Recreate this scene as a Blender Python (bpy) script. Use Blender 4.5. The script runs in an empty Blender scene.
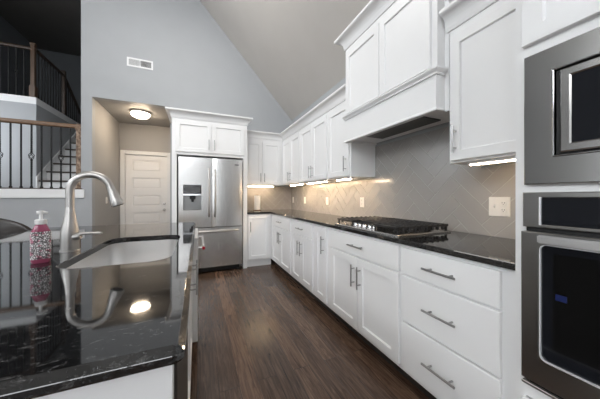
import bpy, bmesh, math, random
from mathutils import Vector, Matrix
random.seed(7)
PI = math.pi
SC = bpy.context.scene
COL = SC.collection

# ------------------------------------------------------------------ camera, light, exposure
cd = bpy.data.cameras.new('camera'); cam = bpy.data.objects.new('camera', cd); COL.objects.link(cam)
cam.location = (0, 0, 1.165); cam.rotation_euler = (PI/2, 0, -0.403)
cd.sensor_width = 36.0; cd.lens = 14.4; cd.shift_y = -3/600; cd.clip_start = 0.02; cd.clip_end = 100
SC.camera = cam
vs = SC.view_settings
vs.view_transform = 'Standard'; vs.look = 'None'; vs.gamma = 1.0; vs.use_curve_mapping = False
vs.exposure = 0.0
world = bpy.data.worlds.new('world'); SC.world = world; world.use_nodes = True
world.node_tree.nodes['Background'].inputs[0].default_value = (0.75, 0.85, 1.0, 1)
world.node_tree.nodes['Background'].inputs[1].default_value = 0.1
WIN_REAR = 2.6      # brightness of the daylight in the rear windows
WIN_LEFT = 1.3       # brightness of the daylight in the left windows
FILL_LAND = 10       # brightness of the added, unseen landing window
FILL_GABLE = 7.0      # brightness of the added, unseen high rear window
FILL_HIGH = 11.2       # brightness of the high left windows, added to light the base cabinets
FILL = 62         # power of the soft fill light added overhead
HALL = 52          # hall ceiling lamp
UNDER = 145         # under-cabinet strips
def area(name, loc, rot, sx, sy, power, col):
    l = bpy.data.lights.new(name, 'AREA'); l.shape = 'RECTANGLE'; l.size = sx; l.size_y = sy
    l.energy = power; l.color = col
    o = bpy.data.objects.new(name, l); COL.objects.link(o); o.location = loc; o.rotation_euler = rot
    return o

area('overhead_fill', (-.1, 2.5, 4.1), (math.radians(22), 0, 0), 2.4, 1.4, FILL, (1.0, .97, .93))  # unseen area light added above the aisle to brighten the kitchen

# ------------------------------------------------------------------ materials
def lin(c):
    return tuple((x/12.92 if x <= .04045 else ((x+.055)/1.055)**2.4) for x in c)
def mat(name, col, rough=.5, metal=0.0, ior=1.45, emit=None, es=0.0, spec=None, coat=0.0):
    m = bpy.data.materials.new(name); m.use_nodes = True
    b = m.node_tree.nodes['Principled BSDF']
    b.inputs['Base Color'].default_value = (*col, 1); b.inputs['Roughness'].default_value = rough
    b.inputs['Metallic'].default_value = metal; b.inputs['IOR'].default_value = ior
    if coat: b.inputs['Coat Weight'].default_value = coat; b.inputs['Coat Roughness'].default_value = .05
    if emit: b.inputs['Emission Color'].default_value = (*emit, 1); b.inputs['Emission Strength'].default_value = es
    return m
def nodes(m): return m.node_tree.nodes, m.node_tree.links, m.node_tree.nodes['Principled BSDF']
def coords(m, scale=(1,1,1), rot=(0,0,0)):
    N, L, b = nodes(m)
    g = N.new('ShaderNodeNewGeometry'); mp = N.new('ShaderNodeMapping')
    mp.inputs['Scale'].default_value = scale; mp.inputs['Rotation'].default_value = rot
    L.new(g.outputs['Position'], mp.inputs['Vector']); return mp.outputs[0]
def noise(m, vec, scale, detail=3, rough=.5, dist=0.0):
    n = m.node_tree.nodes.new('ShaderNodeTexNoise'); n.inputs['Scale'].default_value = scale
    n.inputs['Detail'].default_value = detail; n.inputs['Roughness'].default_value = rough
    n.inputs['Distortion'].default_value = dist
    m.node_tree.links.new(vec, n.inputs['Vector']); return n
def ramp(m, fac, stops):
    r = m.node_tree.nodes.new('ShaderNodeValToRGB'); e = r.color_ramp.elements
    while len(e) < len(stops): e.new(.5)
    for i, (p, c) in enumerate(stops): e[i].position = p; e[i].color = (*c, 1)
    m.node_tree.links.new(fac, r.inputs[0]); return r.outputs[0]
def bump(m, fac, strength=.1, dist=.002):
    N, L, b = nodes(m); bp = N.new('ShaderNodeBump'); bp.inputs['Strength'].default_value = strength
    bp.inputs['Distance'].default_value = dist; L.new(fac, bp.inputs['Height']); L.new(bp.outputs[0], b.inputs['Normal'])
def mixc(m, fac, a, b_, mode='MIX'):
    N, L, _ = nodes(m); x = N.new('ShaderNodeMix'); x.data_type = 'RGBA'; x.blend_type = mode
    if isinstance(fac, float): x.inputs[0].default_value = fac
    else: L.new(fac, x.inputs[0])
    for k, v in ((6, a), (7, b_)):
        if isinstance(v, tuple): x.inputs[k].default_value = (*v, 1)
        else: L.new(v, x.inputs[k])
    return x.outputs[2]
def painted(name, col, rough=.5, var=.03):
    m = mat(name, col, rough); N, L, b = nodes(m)
    n = noise(m, coords(m), 3.0, 4)
    c0 = tuple(x*(1-var) for x in col); c1 = tuple(min(1, x*(1+var)) for x in col)
    L.new(ramp(m, n.outputs[0], [(.3, c0), (.7, c1)]), b.inputs['Base Color'])
    n2 = noise(m, coords(m), 220, 2); bump(m, n2.outputs[0], .04, .001)
    return m
def steel(name, col=(.68, .67, .655), rough=.26, axis='z', dark=.965):
    m = mat(name, col, rough, 1.0); N, L, b = nodes(m)
    sc = {'z': (260, 260, 3), 'y': (260, 3, 260), 'x': (3, 260, 260)}[axis]
    n = noise(m, coords(m, sc), 1.0, 2)
    L.new(ramp(m, n.outputs[0], [(.25, tuple(x*dark for x in col)), (.75, col)]), b.inputs['Base Color'])
    L.new(ramp(m, n.outputs[0], [(.2, (rough*.93,)*3), (.8, (rough*1.07,)*3)]), b.inputs['Roughness'])
    return m

M = {}
M['cab'] = painted('cabinet white', (.85, .85, .85), .32, .01)
M['trimwhite'] = painted('trim white', (.78, .785, .79), .4, .01)
M['wall'] = painted('blue grey wall paint', (.372, .386, .402), .6, .02)
M['wallbeige'] = painted('greige hall paint', (.36, .355, .35), .6, .02)
M['ceil'] = painted('warm grey ceiling paint', (.535, .51, .48), .7, .02)
M['upwall_shade'] = painted('upstairs wall shade', (.13, .14, .15), .7, .04)  # unlit upstairs gloom put into the wall colour
M['upceil_shade'] = painted('upstairs ceiling shade', (.11, .105, .10), .7, .04)  # ceiling colour darkened likewise to stand for missing light
M['door'] = painted('door white', (.82, .815, .81), .4, .01)
M['steel'] = steel('brushed stainless', axis='z')
M['steelh'] = steel('brushed stainless sideways', (.42, .41, .395), .24, axis='y')
M['darksteel'] = steel('dark brushed stainless', (.36, .35, .335), .30, axis='y')
M['nickel'] = mat('satin nickel', (.52, .50, .48), .36, 1.0)
M['chrome'] = mat('bright chrome', (.75, .75, .76), .12, 1.0)
M['pull'] = mat('pull nickel', (.36, .355, .35), .30, 1.0)
M['blackglass'] = mat('black glass', (.010, .011, .014), .06, 0, 1.5)
M['gap'] = mat('black gap', (.012, .012, .012), .5)
M['castiron'] = painted('black cast iron', (.022, .021, .021), .42, .2)
M['blackiron'] = painted('black wrought iron', (.008, .008, .0085), .7, .1)
M['sinksteel'] = steel('sink steel', (.74, .73, .72), .38, axis='y')
M['plate'] = mat('outlet plate', (.78, .76, .72), .35)
M['plasticwhite'] = mat('pump plastic', (.85, .84, .83), .3)
M['pink'] = mat('pink soap', (.33, .07, .13), .12, 0, 1.45, coat=.5)
M['paper'] = painted('paper towel', (.85, .84, .82), .9, .02)
M['alu'] = mat('light aluminium', (.86, .86, .88), .55, .6)
M['handlesteel'] = mat('handle steel', (.62, .61, .60), .42, 1.0)
M['red'] = mat('red medallion', (.45, .01, .03), .25)
M['leather'] = painted('dark leather', (.028, .022, .019), .38, .3)
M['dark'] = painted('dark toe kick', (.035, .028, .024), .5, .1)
M['bluepatch'] = mat('blue sticker', (.012, .02, .09), .3)
M['lampglass'] = mat('lamp glass', (.9, .85, .75), .4, emit=(1.0, .80, .58), es=HALL)
M['strip'] = mat('lit strip', (.9, .85, .75), .4, emit=(1.0, .74, .48), es=UNDER)
M['strip_dim'] = mat('dimmer lit strip', (.9, .85, .75), .4, emit=(1.0, .74, .48), es=UNDER*.30)
M['strip_back'] = mat('corner lit strip', (.9, .85, .75), .4, emit=(1.0, .74, .48), es=UNDER*.5)
M['daylight_rear'] = mat('bright daylight rear', (.8, .85, .9), .4, emit=(.93, .97, 1.0), es=WIN_REAR)
M['fill_high'] = mat('added light high', (.8, .85, .9), .4, emit=(.93, .97, 1.0), es=FILL_HIGH)
M['fill_land'] = mat('added light landing', (.8, .85, .9), .4, emit=(.90, .95, 1.0), es=FILL_LAND)
M['fill_gable'] = mat('added light gable', (.8, .85, .9), .4, emit=(.95, .97, 1.0), es=FILL_GABLE)
M['daylight_left'] = mat('bright daylight left', (.8, .85, .9), .4, emit=(.90, .96, 1.0), es=WIN_LEFT)

def granite():
    m = mat('polished black granite', (.012, .012, .012), .045, 0, 1.62); N, L, b = nodes(m)
    v = coords(m, (1.0, 2.2, 2.2), (0, 0, .5))
    n1 = noise(m, v, 38, 6, .72, .6); n2 = noise(m, coords(m), 130, 3, .6)
    c1 = ramp(m, n1.outputs[0], [(.54, (.008, .008, .0085)), (.61, (.04, .04, .04)), (.69, (.16, .157, .155))])
    c2 = ramp(m, n2.outputs[0], [(.62, (.0, .0, .0)), (.76, (.07, .07, .072))])
    L.new(mixc(m, 1.0, c1, c2, 'ADD'), b.inputs['Base Color'])
    return m
M['granite'] = granite()

def oak_floor():
    m = mat('dark oak floor', (.06, .035, .022), .25); N, L, b = nodes(m)
    g = N.new('ShaderNodeNewGeometry'); sx = N.new('ShaderNodeSeparateXYZ'); cx = N.new('ShaderNodeCombineXYZ')
    L.new(g.outputs['Position'], sx.inputs[0]); L.new(sx.outputs['Y'], cx.inputs['X']); L.new(sx.outputs['X'], cx.inputs['Y'])
    br = N.new('ShaderNodeTexBrick'); br.offset = .37; br.offset_frequency = 2
    br.inputs['Scale'].default_value = 1.0; br.inputs['Brick Width'].default_value = 1.5; br.inputs['Row Height'].default_value = .118
    br.inputs['Mortar Size'].default_value = .0014; br.inputs['Mortar Smooth'].default_value = .1; br.inputs['Bias'].default_value = 0
    br.inputs['Color1'].default_value = (.0, .0, .0, 1); br.inputs['Color2'].default_value = (1, 1, 1, 1); br.inputs['Mortar'].default_value = (.5, .5, .5, 1)
    L.new(cx.outputs[0], br.inputs['Vector'])
    # grain, shifted per plank
    off = N.new('ShaderNodeVectorMath'); off.operation = 'MULTIPLY_ADD'; off.inputs[1].default_value = (7, 13, 3)
    L.new(br.outputs['Color'], off.inputs[0])
    mp = N.new('ShaderNodeMapping'); mp.inputs['Scale'].default_value = (1.5, 21, 1); L.new(cx.outputs[0], mp.inputs['Vector'])
    L.new(mp.outputs[0], off.inputs[2])
    n1 = noise(m, off.outputs[0], 1.6, 8, .68, 2.2)
    n2 = noise(m, coords(m), 1.1, 2)
    grain = ramp(m, n1.outputs[0], [(.32, (.036, .0205, .014)), (.5, (.104, .064, .044)), (.68, (.185, .122, .086))])
    tone = ramp(m, br.outputs['Color'], [(0.0, (.62, .60, .59)), (1.0, (1.32, 1.29, 1.26))])
    c = mixc(m, 1.0, grain, tone, 'MULTIPLY')
    c = mixc(m, br.outputs['Fac'], c, (.015, .009, .006))
    L.new(c, b.inputs['Base Color'])
    L.new(ramp(m, n1.outputs[0], [(.3, (.24,)*3), (.7, (.17,)*3)]), b.inputs['Roughness'])
    mx = N.new('ShaderNodeMath'); mx.operation = 'SUBTRACT'; L.new(n1.outputs[0], mx.inputs[0]); L.new(br.outputs['Fac'], mx.inputs[1])
    bump(m, mx.outputs[0], .12, .002)
    return m
M['floor'] = oak_floor()

def wood(name, dark, light, axis='x', rough=.35):
    m = mat(name, dark, rough); N, L, b = nodes(m)
    sc = {'x': (2, 30, 30), 'y': (30, 2, 30), 'z': (30, 30, 2)}[axis]
    n = noise(m, coords(m, sc), 1.5, 5, .6, .8)
    L.new(ramp(m, n.outputs[0], [(.3, dark), (.7, light)]), b.inputs['Base Color']); return m
M['rail'] = wood('stained oak rail', (.10, .055, .03), (.26, .16, .095))
M['rail_y'] = wood('dark stained rail', (.025, .015, .01), (.05, .031, .02), 'y')
M['darkoak'] = wood('dark stained newel', (.045, .026, .016), (.12, .07, .042), 'z')
M['tread'] = wood('dark oak tread', (.03, .02, .014), (.075, .048, .033))
M['hoodinside'] = mat('hood filter', (.10, .098, .095), .4, 1.0)
def newel():
    m = mat('weathered newel wood', (.2, .13, .08), .5); N, L, b = nodes(m)
    n = noise(m, coords(m, (1, 1, .5)), 34, 4, .6)
    L.new(ramp(m, n.outputs[0], [(.35, (.05, .028, .018)), (.5, (.19, .12, .075)), (.66, (.42, .33, .25))]), b.inputs['Base Color']); return m
M['newel'] = newel()
M['tile'] = painted('grey glazed tile', (.365, .348, .328), .20, .05)
M['grout'] = painted('light grout', (.50, .48, .46), .8, .02)
def label_pattern():
    m = mat('ornate label', (.8, .8, .8), .4); N, L, b = nodes(m)
    v = N.new('ShaderNodeTexVoronoi'); v.feature = 'DISTANCE_TO_EDGE'; v.inputs['Scale'].default_value = 135
    L.new(coords(m), v.inputs['Vector'])
    n = noise(m, coords(m), 45, 2)
    dots = ramp(m, v.outputs['Distance'], [(.07, (.10, .085, .09)), (.20, (.82, .80, .80))])
    pk = ramp(m, n.outputs[0], [(.56, (1, 1, 1)), (.62, (.90, .40, .52))])
    L.new(mixc(m, 1.0, dots, pk, 'MULTIPLY'), b.inputs['Base Color']); return m
M['label'] = label_pattern()
def speckled():
    m = mat('speckled black display', (.02, .02, .02), .15); N, L, b = nodes(m)
    n = noise(m, coords(m), 60, 3)
    L.new(ramp(m, n.outputs[0], [(.5, (.015, .015, .016)), (.7, (.30, .30, .31))]), b.inputs['Base Color']); return m
M['display'] = speckled()

# ------------------------------------------------------------------ builders
ROOT = {}
def tag(o, label=None, cat=None, group=None, kind=None):
    if label: o['label'] = label
    if cat: o['category'] = cat
    if group: o['group'] = group
    if kind: o['kind'] = kind
    return o
def thing(name, label, cat, loc=(0, 0, 0), group=None):
    o = bpy.data.objects.new(name, None); COL.objects.link(o); o.location = loc; o.empty_display_size = .1
    ROOT[o.name] = Vector(loc); return tag(o, label, cat, group)
class MB:
    """collects shapes (world coordinates) into ONE mesh"""
    def __init__(s): s.bm = bmesh.new()
    def add(s, verts, faces):
        vs_ = [s.bm.verts.new(v) for v in verts]
        for f in faces:
            try: s.bm.faces.new([vs_[i] for i in f])
            except ValueError: pass
        return s
    def box(s, x0, x1, y0, y1, z0, z1, bev=0.0, seg=1):
        t = bmesh.new()
        bmesh.ops.create_cube(t, size=1)
        for v in t.verts:
            v.co = ((x0+x1)/2+v.co.x*(x1-x0), (y0+y1)/2+v.co.y*(y1-y0), (z0+z1)/2+v.co.z*(z1-z0))
        if bev > 0:
            bmesh.ops.bevel(t, geom=list(t.edges), offset=min(bev, .45*min(abs(x1-x0), abs(y1-y0), abs(z1-z0))), segments=seg, affect='EDGES')
        s.merge(t); return s
    def merge(s, t, mtx=None):
        if mtx: bmesh.ops.transform(t, matrix=mtx, verts=t.verts)
        me = bpy.data.meshes.new('tmp'); t.to_mesh(me); t.free(); s.bm.from_mesh(me); bpy.data.meshes.remove(me)
    def loft(s, rings, cap0=True, cap1=True, closed=True):
        """rings: lists of points of equal length"""
        n = len(rings[0]); R = [[s.bm.verts.new(p) for p in r] for r in rings]
        for a, b in zip(R, R[1:]):
            for i in range(n if closed else n-1):
                j = (i+1) % n
                try: s.bm.faces.new((a[i], a[j], b[j], b[i]))
                except ValueError: pass
        if cap0: s.bm.faces.new(R[0][::-1])
        if cap1: s.bm.faces.new(R[-1])
        return s
    def tube(s, pts, rad, n=10, cap=True):
        pts = [Vector(p) for p in pts]; m = len(pts)
        rad = rad if isinstance(rad, (list, tuple)) else [rad]*m
        T = [(pts[min(i+1, m-1)]-pts[max(i-1, 0)]).normalized() for i in range(m)]
        up = Vector((0, 0, 1)) if abs(T[0].z) < .9 else Vector((0, 1, 0))
        u = (up-T[0]*up.dot(T[0])).normalized(); rings = []
        for i in range(m):
            u = (u-T[i]*u.dot(T[i])).normalized(); w = T[i].cross(u)
            rings.append([pts[i]+(u*math.cos(2*PI*k/n)+w*math.sin(2*PI*k/n))*rad[i] for k in range(n)])
        return s.loft(rings, cap, cap)
    def lathe(s, prof, c, n=24, axis='z', sx=1.0, sy=1.0):
        """prof: (radius, height) pairs"""
        rings = []
        for r, h in prof:
            ring = []
            for k in range(n):
                a = 2*PI*k/n; p = (max(r, 1e-4)*math.cos(a)*sx, max(r, 1e-4)*math.sin(a)*sy)
                if axis == 'z': ring.append((c[0]+p[0], c[1]+p[1], c[2]+h))
                elif axis == 'x': ring.append((c[0]+h, c[1]+p[0], c[2]+p[1]))
                else: ring.append((c[0]+p[0], c[1]+h, c[2]+p[1]))
            rings.append(ring)
        return s.loft(rings)
    def prism(s, pts, f0, f1):
        """pts 2D; f0, f1 map a 2D point to 3D on both ends"""
        return s.loft([[f0(*p) for p in pts], [f1(*p) for p in pts]])
    def build(s, name, m, parent=None, smooth=False, loc=None, sharp=None):
        bmesh.ops.recalc_face_normals(s.bm, faces=s.bm.faces)
        o0 = Vector(loc) if loc else Vector((0, 0, 0))
        if parent is not None: o0 = ROOT[parent.name]
        for v in s.bm.verts: v.co -= o0
        me = bpy.data.meshes.new(name); s.bm.to_mesh(me); s.bm.free()
        if isinstance(m, str): m = M[m]
        me.materials.append(m)
        if smooth:
            me.polygons.foreach_set('use_smooth', [True]*len(me.polygons))
            me.set_sharp_from_angle(angle=math.radians(sharp or 38))
        o = bpy.data.objects.new(name, me); COL.objects.link(o)
        if parent is not None: o.parent = parent
        elif loc: o.location = loc
        ROOT[o.name] = o0
        return o
def dup(o, loc=None, parent=None, **kw):
    c = o.copy(); COL.objects.link(c)
    if parent is not None: c.parent = parent
    if loc is not None: c.location = loc
    ROOT[c.name] = Vector(c.location) if parent is None else ROOT[parent.name]
    for ch in list(o.children): dup(ch, None, c)
    if kw: tag(c, **kw)
    return c
def struct(name, mb, m, **k):
    o = mb.build(name, m, **k); o['kind'] = 'structure'; return o
def offset(pts, d):
    """inset (d>0) a CCW polygon with mitres"""
    n = len(pts); out = []
    for i in range(n):
        p0, p1, p2 = Vector(pts[i-1]), Vector(pts[i]), Vector(pts[(i+1) % n])
        a = (p1-p0).normalized(); b = (p2-p1).normalized()
        na = Vector((-a.y, a.x)); nb = Vector((-b.y, b.x)); m_ = na+nb
        out.append(tuple(p1+m_*(d/max(.2, m_.dot(na)))))
    return out
def rrect(x0, x1, y0, y1, r, n=6):
    if not isinstance(r, (list, tuple)): r = [r]*4
    out = []
    for (cx, cy, a), q in zip(((x1-r[0], y0+r[0], -PI/2), (x1-r[1], y1-r[1], 0), (x0+r[2], y1-r[2], PI/2), (x0+r[3], y0+r[3], PI)), r):
        for k in range(n+1): out.append((cx+q*math.cos(a+k*PI/2/n), cy+q*math.sin(a+k*PI/2/n)))
    return out
# faces of the cabinet runs: (u along, v up, n out of the face) -> world
def F_right(X): return lambda u, v, n: (X-n, u, v)          # faces -x
def F_back(Y): return lambda u, v, n: (u, Y-n, v)            # faces -y
def F_island(X): return lambda u, v, n: (X+n, u, v)          # faces +x
def rings(mb, fr, lst):
    """lst: (u0,u1,v0,v1,n)"""
    mb.loft([[fr(u0, v0, n), fr(u1, v0, n), fr(u1, v1, n), fr(u0, v1, n)] for u0, u1, v0, v1, n in lst])
def shaker(fr, u0, u1, v0, v1, t=.02, rail=.058, rec=.012):
    mb = MB(); e = .0015
    def ins(d, n): return (u0+d, u1-d, v0+d, v1-d, n)
    rings(mb, fr, [ins(0, 0), ins(0, t-e), ins(e, t), ins(rail, t), ins(rail+.0045, t-rec), ins(rail+.006, t-rec)])
    return mb
def slab(fr, u0, u1, v0, v1, t=.02):
    mb = MB(); e = .003
    rings(mb, fr, [(u0, u1, v0, v1, 0), (u0, u1, v0, v1, t-e), (u0+e, u1-e, v0+e, v1-e, t)]); return mb
def pull(fr, u, v, L, vertical, name='handle', parent=None, t=.02):
    mb = MB(); r = .006; so = .033
    h = L/2
    if vertical: a, b = (u, v-h), (u, v+h)
    else: a, b = (u-h, v), (u+h, v)
    mb.tube([fr(*a, t+so), fr(*b, t+so)], r, 8)
    for q in (.18, .82):
        p = (a[0]+(b[0]-a[0])*q, a[1]+(b[1]-a[1])*q)
        mb.tube([fr(*p, t-.004), fr(*p, t+so)], .0048, 8)
    return mb.build(name, 'pull', parent, smooth=True)
def door(parent, fr, u0, u1, v0, v1, pu, pv, L=.17):
    d = shaker(fr, u0, u1, v0, v1).build('door', 'cab', parent)
    if pu is not None: pull(fr, pu, pv, L, True, 'handle', d)
    return d
def drawer(parent, fr, u0, u1, v0, v1, L=.18):
    d = slab(fr, u0, u1, v0, v1).build('drawer', 'cab', parent)
    if L: pull(fr, (u0+u1)/2, (v0+v1)/2, L, False, 'handle', d)
    return d
def sweep(mb, prof, path, side):
    """prof: (out, z) closed loop; path: XY points; side=+1 outward is left of the path"""
    P = [Vector(p) for p in path]; n = len(P); rs = []
    for i in range(n):
        a = (P[i]-P[i-1]).normalized() if i else (P[1]-P[0]).normalized()
        b = (P[i+1]-P[i]).normalized() if i < n-1 else a
        na = Vector((-a.y, a.x))*side; nb = Vector((-b.y, b.x))*side; m_ = na+nb; m_ = m_/max(.2, m_.dot(na))
        rs.append([(P[i].x+m_.x*o, P[i].y+m_.y*o, z) for o, z in prof])
    mb.loft(rs); return mb
def crown_prof(z0, z1, out):
    h = z1-z0
    pr = [(0, z0), (.010, z0), (.012, z0+.012)]
    for k in range(7):
        a = k/6*PI/2
        pr.append((.014+(out-.026)*(1-math.cos(a)), z0+.016+(h-.044)*math.sin(a)))
    pr += [(out-.006, z1-.024), (out, z1-.018), (out, z1), (0, z1)]
    return pr

# ------------------------------------------------------------------ the room
XW, YW = 1.78, 4.62
ZR, SL, XR, XL = 2.73, 1.10, -2.2, -6.18
ZT = ZR+SL*(XW-XR); ZL = 5.5
struct('floor', MB().box(XL-.12, 1.9, -5.12, 9.42, -.1, 0), 'floor')
struct('wall_right', MB().box(XW, XW+.12, -5.0, YW+.12, 0, ZR), 'wall')
struct('wall_rear', MB().prism([(XL, 0), (XW, 0), (XW, ZR), (XR, ZT), (XL, ZL)], lambda x, z: (x, -5.12, z), lambda x, z: (x, -5.0, z)), 'wall')
struct('wall_left', MB().box(XL-.12, XL, -5.0, YW, 0, ZL), 'wall')
struct('wall_back', MB().prism([(XL, 0), (-4.25, 0), (-4.25, 5.41), (-1.617, 5.41), (-1.617, 0), (-1.485, 0), (-1.485, 2.69), (-.43, 2.69), (-.43, 0),
                                (XW, 0), (XW, ZR), (XR, ZT), (XL, ZL)], lambda x, z: (x, YW, z), lambda x, z: (x, YW+.12, z)), 'wall')
struct('ceiling', MB().prism([(XW+.12, ZR-SL*.12), (XR, ZT), (XL-.12, ZL-.05), (XL-.12, ZL+.11), (XR, ZT+.16), (XW+.12, ZR-SL*.12+.16)],
                             lambda x, z: (x, -5.12, z), lambda x, z: (x, YW+.12, z)), 'ceil')
# hall behind the opening
struct('wall_hall_left', MB().box(-1.617, -1.485, YW+.12, 9.3, 0, 5.41), 'wallbeige')
struct('wall_hall_right', MB().box(-.43, -.31, YW+.12, 6.0, 0, 2.69), 'wallbeige')
struct('wall_hall_back', MB().prism([(-1.485, 0), (-1.386, 0), (-1.386, 2.045), (-.62, 2.045), (-.62, 0), (-.31, 0), (-.31, 2.69), (-1.485, 2.69)],
                                    lambda x, z: (x, 6.0, z), lambda x, z: (x, 6.12, z)), 'wallbeige')
struct('ceiling_hall', MB().box(-1.485, -.31, YW+.12, 6.12, 2.69, 2.75), 'wallbeige')
# five-panel hall door
dm = MB(); dm.box(-1.384, -.622, 6.03, 6.07, .005, 2.043)
frd = F_back(6.03)
d1 = MB()
zs = [.22+.37*k for k in range(5)]
# leaf with five recessed panels: stiles, rails and panels in one mesh
d1.box(-1.384, -1.268, 6.014, 6.03, .005, 2.043); d1.box(-.738, -.622, 6.014, 6.03, .005, 2.043)
edges = [.005]+[q for z in zs for q in (z, z+.235)]+[2.043]
for k in range(0, len(edges), 2): d1.box(-1.268, -.738, 6.014, 6.03, edges[k], edges[k+1])
for z in zs: rings(d1, F_back(6.03), [(-1.258, -.748, z+.012, z+.223, .0), (-1.236, -.770, z+.034, z+.201, .010)])
d1.merge(dm.bm)
d = struct('door_1', d1, 'door'); tag(d, 'white five panel hall door', None)
MB().lathe([(.0, -.062), (.024, -.060), (.028, -.045), (.022, -.032), (.011, -.026), (.011, -.012), (.030, -.010), (.030, 0)], (-.675, 6.014, .875), 16, 'y').build('door_knob', 'nickel', d, True)
MB().lathe([(.0, -.030), (.022, -.028), (.027, -.012), (.027, 0)], (-.675, 6.014, 1.01), 16, 'y').build('deadbolt', 'nickel', d, True)
t = MB(); t.box(-1.466, -1.386, 5.982, 6.03, 0, 2.125, .004); t.box(-.62, -.54, 5.982, 6.03, 0, 2.125, .004); t.box(-1.386, -.62, 5.982, 6.03, 2.045, 2.125, .004)
struct('trim_1', t, 'trimwhite')
# stair hall to the left
struct('wall_landing', MB().box(-4.25, -1.617, YW, YW+.12, 0, 1.145), 'wall')
struct('trim_2', MB().box(-4.25, -1.575, YW-.02, YW+.14, 1.145, 1.272, .003), 'trimwhite')
struct('floor_landing', MB().box(-4.25, -1.617, YW+.14, 6.2, 1.2, 1.285), 'tread')
struct('wall_balcony', MB().box(-4.25, -2.84, 6.2, 6.32, 0, 2.93), 'wall')
struct('wall_stair', MB().box(-2.96, -2.84, 6.32, 9.3, 0, 2.93), 'wall')
struct('wall_stairwell_left', MB().box(-4.37, -4.25, YW+.12, 9.3, 0, 5.41), 'upwall_shade')
struct('wall_stairwell_back', MB().box(-4.37, -1.485, 9.3, 9.42, 0, 5.41), 'upwall_shade')
struct('ceiling_stairwell', MB().box(-4.37, -1.485, YW+.12, 9.42, 5.41, 5.47), 'upceil_shade')
struct('floor_balcony', MB().box(-4.25, -2.84, 6.2, 9.3, 2.93, 3.06), 'trimwhite')

# rear and left windows that light the room; high and landing ones added
def window(n, fr, u0, u1, v0, v1, m, cols):
    f = MB()
    def bar(a, b, c, d_, n0=0, n1=.05):
        f.loft([[fr(a, c, n0), fr(b, c, n0), fr(b, d_, n0), fr(a, d_, n0)], [fr(a, c, n1), fr(b, c, n1), fr(b, d_, n1), fr(a, d_, n1)]])
    w = .07
    bar(u0-w, u1+w, v0-w, v0); bar(u0-w, u1+w, v1, v1+w); bar(u0-w, u0, v0, v1); bar(u1, u1+w, v0, v1)
    for k in range(1, cols): u = u0+(u1-u0)*k/cols; bar(u-.04, u+.04, v0, v1)
    bar(u0, u1, (v0+v1)/2-.02, (v0+v1)/2+.02, 0, .035)
    o = struct('window_%d' % n, f, 'trimwhite')
    p = MB(); p.loft([[fr(u0, v0, .004), fr(u1, v0, .004), fr(u1, v1, .004), fr(u0, v1, .004)], [fr(u0, v0, .014), fr(u1, v0, .014), fr(u1, v1, .014), fr(u0, v1, .014)]])
    p.build('window_pane', m, o); return o
FR_rear = lambda u, v, n: (u, -5.0+n, v)
FR_left = lambda u, v, n: (XL+n, u, v)
window(1, FR_rear, -3.6, -1.6, .35, 2.35, 'daylight_rear', 2)
window(2, FR_rear, -.75, .05, .35, 2.35, 'daylight_rear', 2)
window(3, FR_left, -3.8, -1.2, .3, 2.4, 'daylight_left', 3)
window(4, FR_left, -.4, 2.2, .3, 2.4, 'daylight_left', 3)
window(5, FR_left, -4.7, -2.5, 3.5, 5.0, 'fill_high', 3)  # unseen high window, added to light the base cabinets
window(6, FR_left, -2.1, 1.5, 3.5, 5.0, 'fill_high', 4)  # second added high window, out of view, for the base doors
window(8, FR_rear, -3.3, -.3, 3.1, 5.0, 'fill_gable', 3)  # unseen, added for the granite edge highlight and light on the back

FR_land = lambda u, v, n: (-4.25+n, u, v)
window(7, FR_land, 4.95, 6.05, 1.75, 2.75, 'fill_land', 2)  # unseen landing window, added to brighten the balcony wall

# ------------------------------------------------------------------ backsplash
def clip(poly, rect):
    u0, u1, v0, v1 = rect
    for ax, lim, sg in ((0, u0, 1), (0, u1, -1), (1, v0, 1), (1, v1, -1)):
        out = []
        for i in range(len(poly)):
            a, b = poly[i-1], poly[i]; da = (a[ax]-lim)*sg; db = (b[ax]-lim)*sg
            if (da >= 0) != (db >= 0):
                t_ = da/(da-db); out.append((a[0]+(b[0]-a[0])*t_, a[1]+(b[1]-a[1])*t_))
            if db >= 0: out.append(b)
        poly = out
        if len(poly) < 3: return None
    return poly
def herringbone(rects, W=.098, n=3, gap=.0042):
    out = []; c = math.cos(PI/4); L_ = W*n
    for i in range(-60, 90):
        for j in range(-60, 90):
            q = None
            if (i-j) % (2*n) == 0: q = (i*W, i*W+L_, j*W, (j+1)*W)
            elif (i-j) % (2*n) == 2*n-1: q = (i*W, (i+1)*W, j*W, j*W+L_)
            if not q: continue
            a, b, e, f = q; g = gap/2
            pts = [(a+g, e+g), (b-g, e+g), (b-g, f-g), (a+g, f-g)]
            pts = [((x-y)*c+.6, (x+y)*c) for x, y in pts]
            for r in rects:
                pc = clip(pts, r)
                if pc: out.append(pc)
    return out
def splash(name, fr, rects):
    g = MB()
    for u0, u1, v0, v1 in rects: g.loft([[fr(u0, v0, 0), fr(u1, v0, 0), fr(u1, v1, 0), fr(u0, v1, 0)], [fr(u0, v0, .006), fr(u1, v0, .006), fr(u1, v1, .006), fr(u0, v1, .006)]])
    o = struct(name, g, 'grout')
    tm = MB()
    for p in herringbone(rects): tm.loft([[fr(u, v, .006) for u, v in p], [fr(u, v, .0078) for u, v in p]], cap0=False)
    tl = tm.build('tiles', 'tile', o); tl['kind'] = 'structure'
    return o
splash('wall_backsplash_right', F_right(XW), [(.53, YW, .906, 1.36), (1.025, 2.075, 1.36, 1.705)])
splash('wall_backsplash_back', F_back(YW), [(.745, XW-.009, .906, 1.36)])

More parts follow.
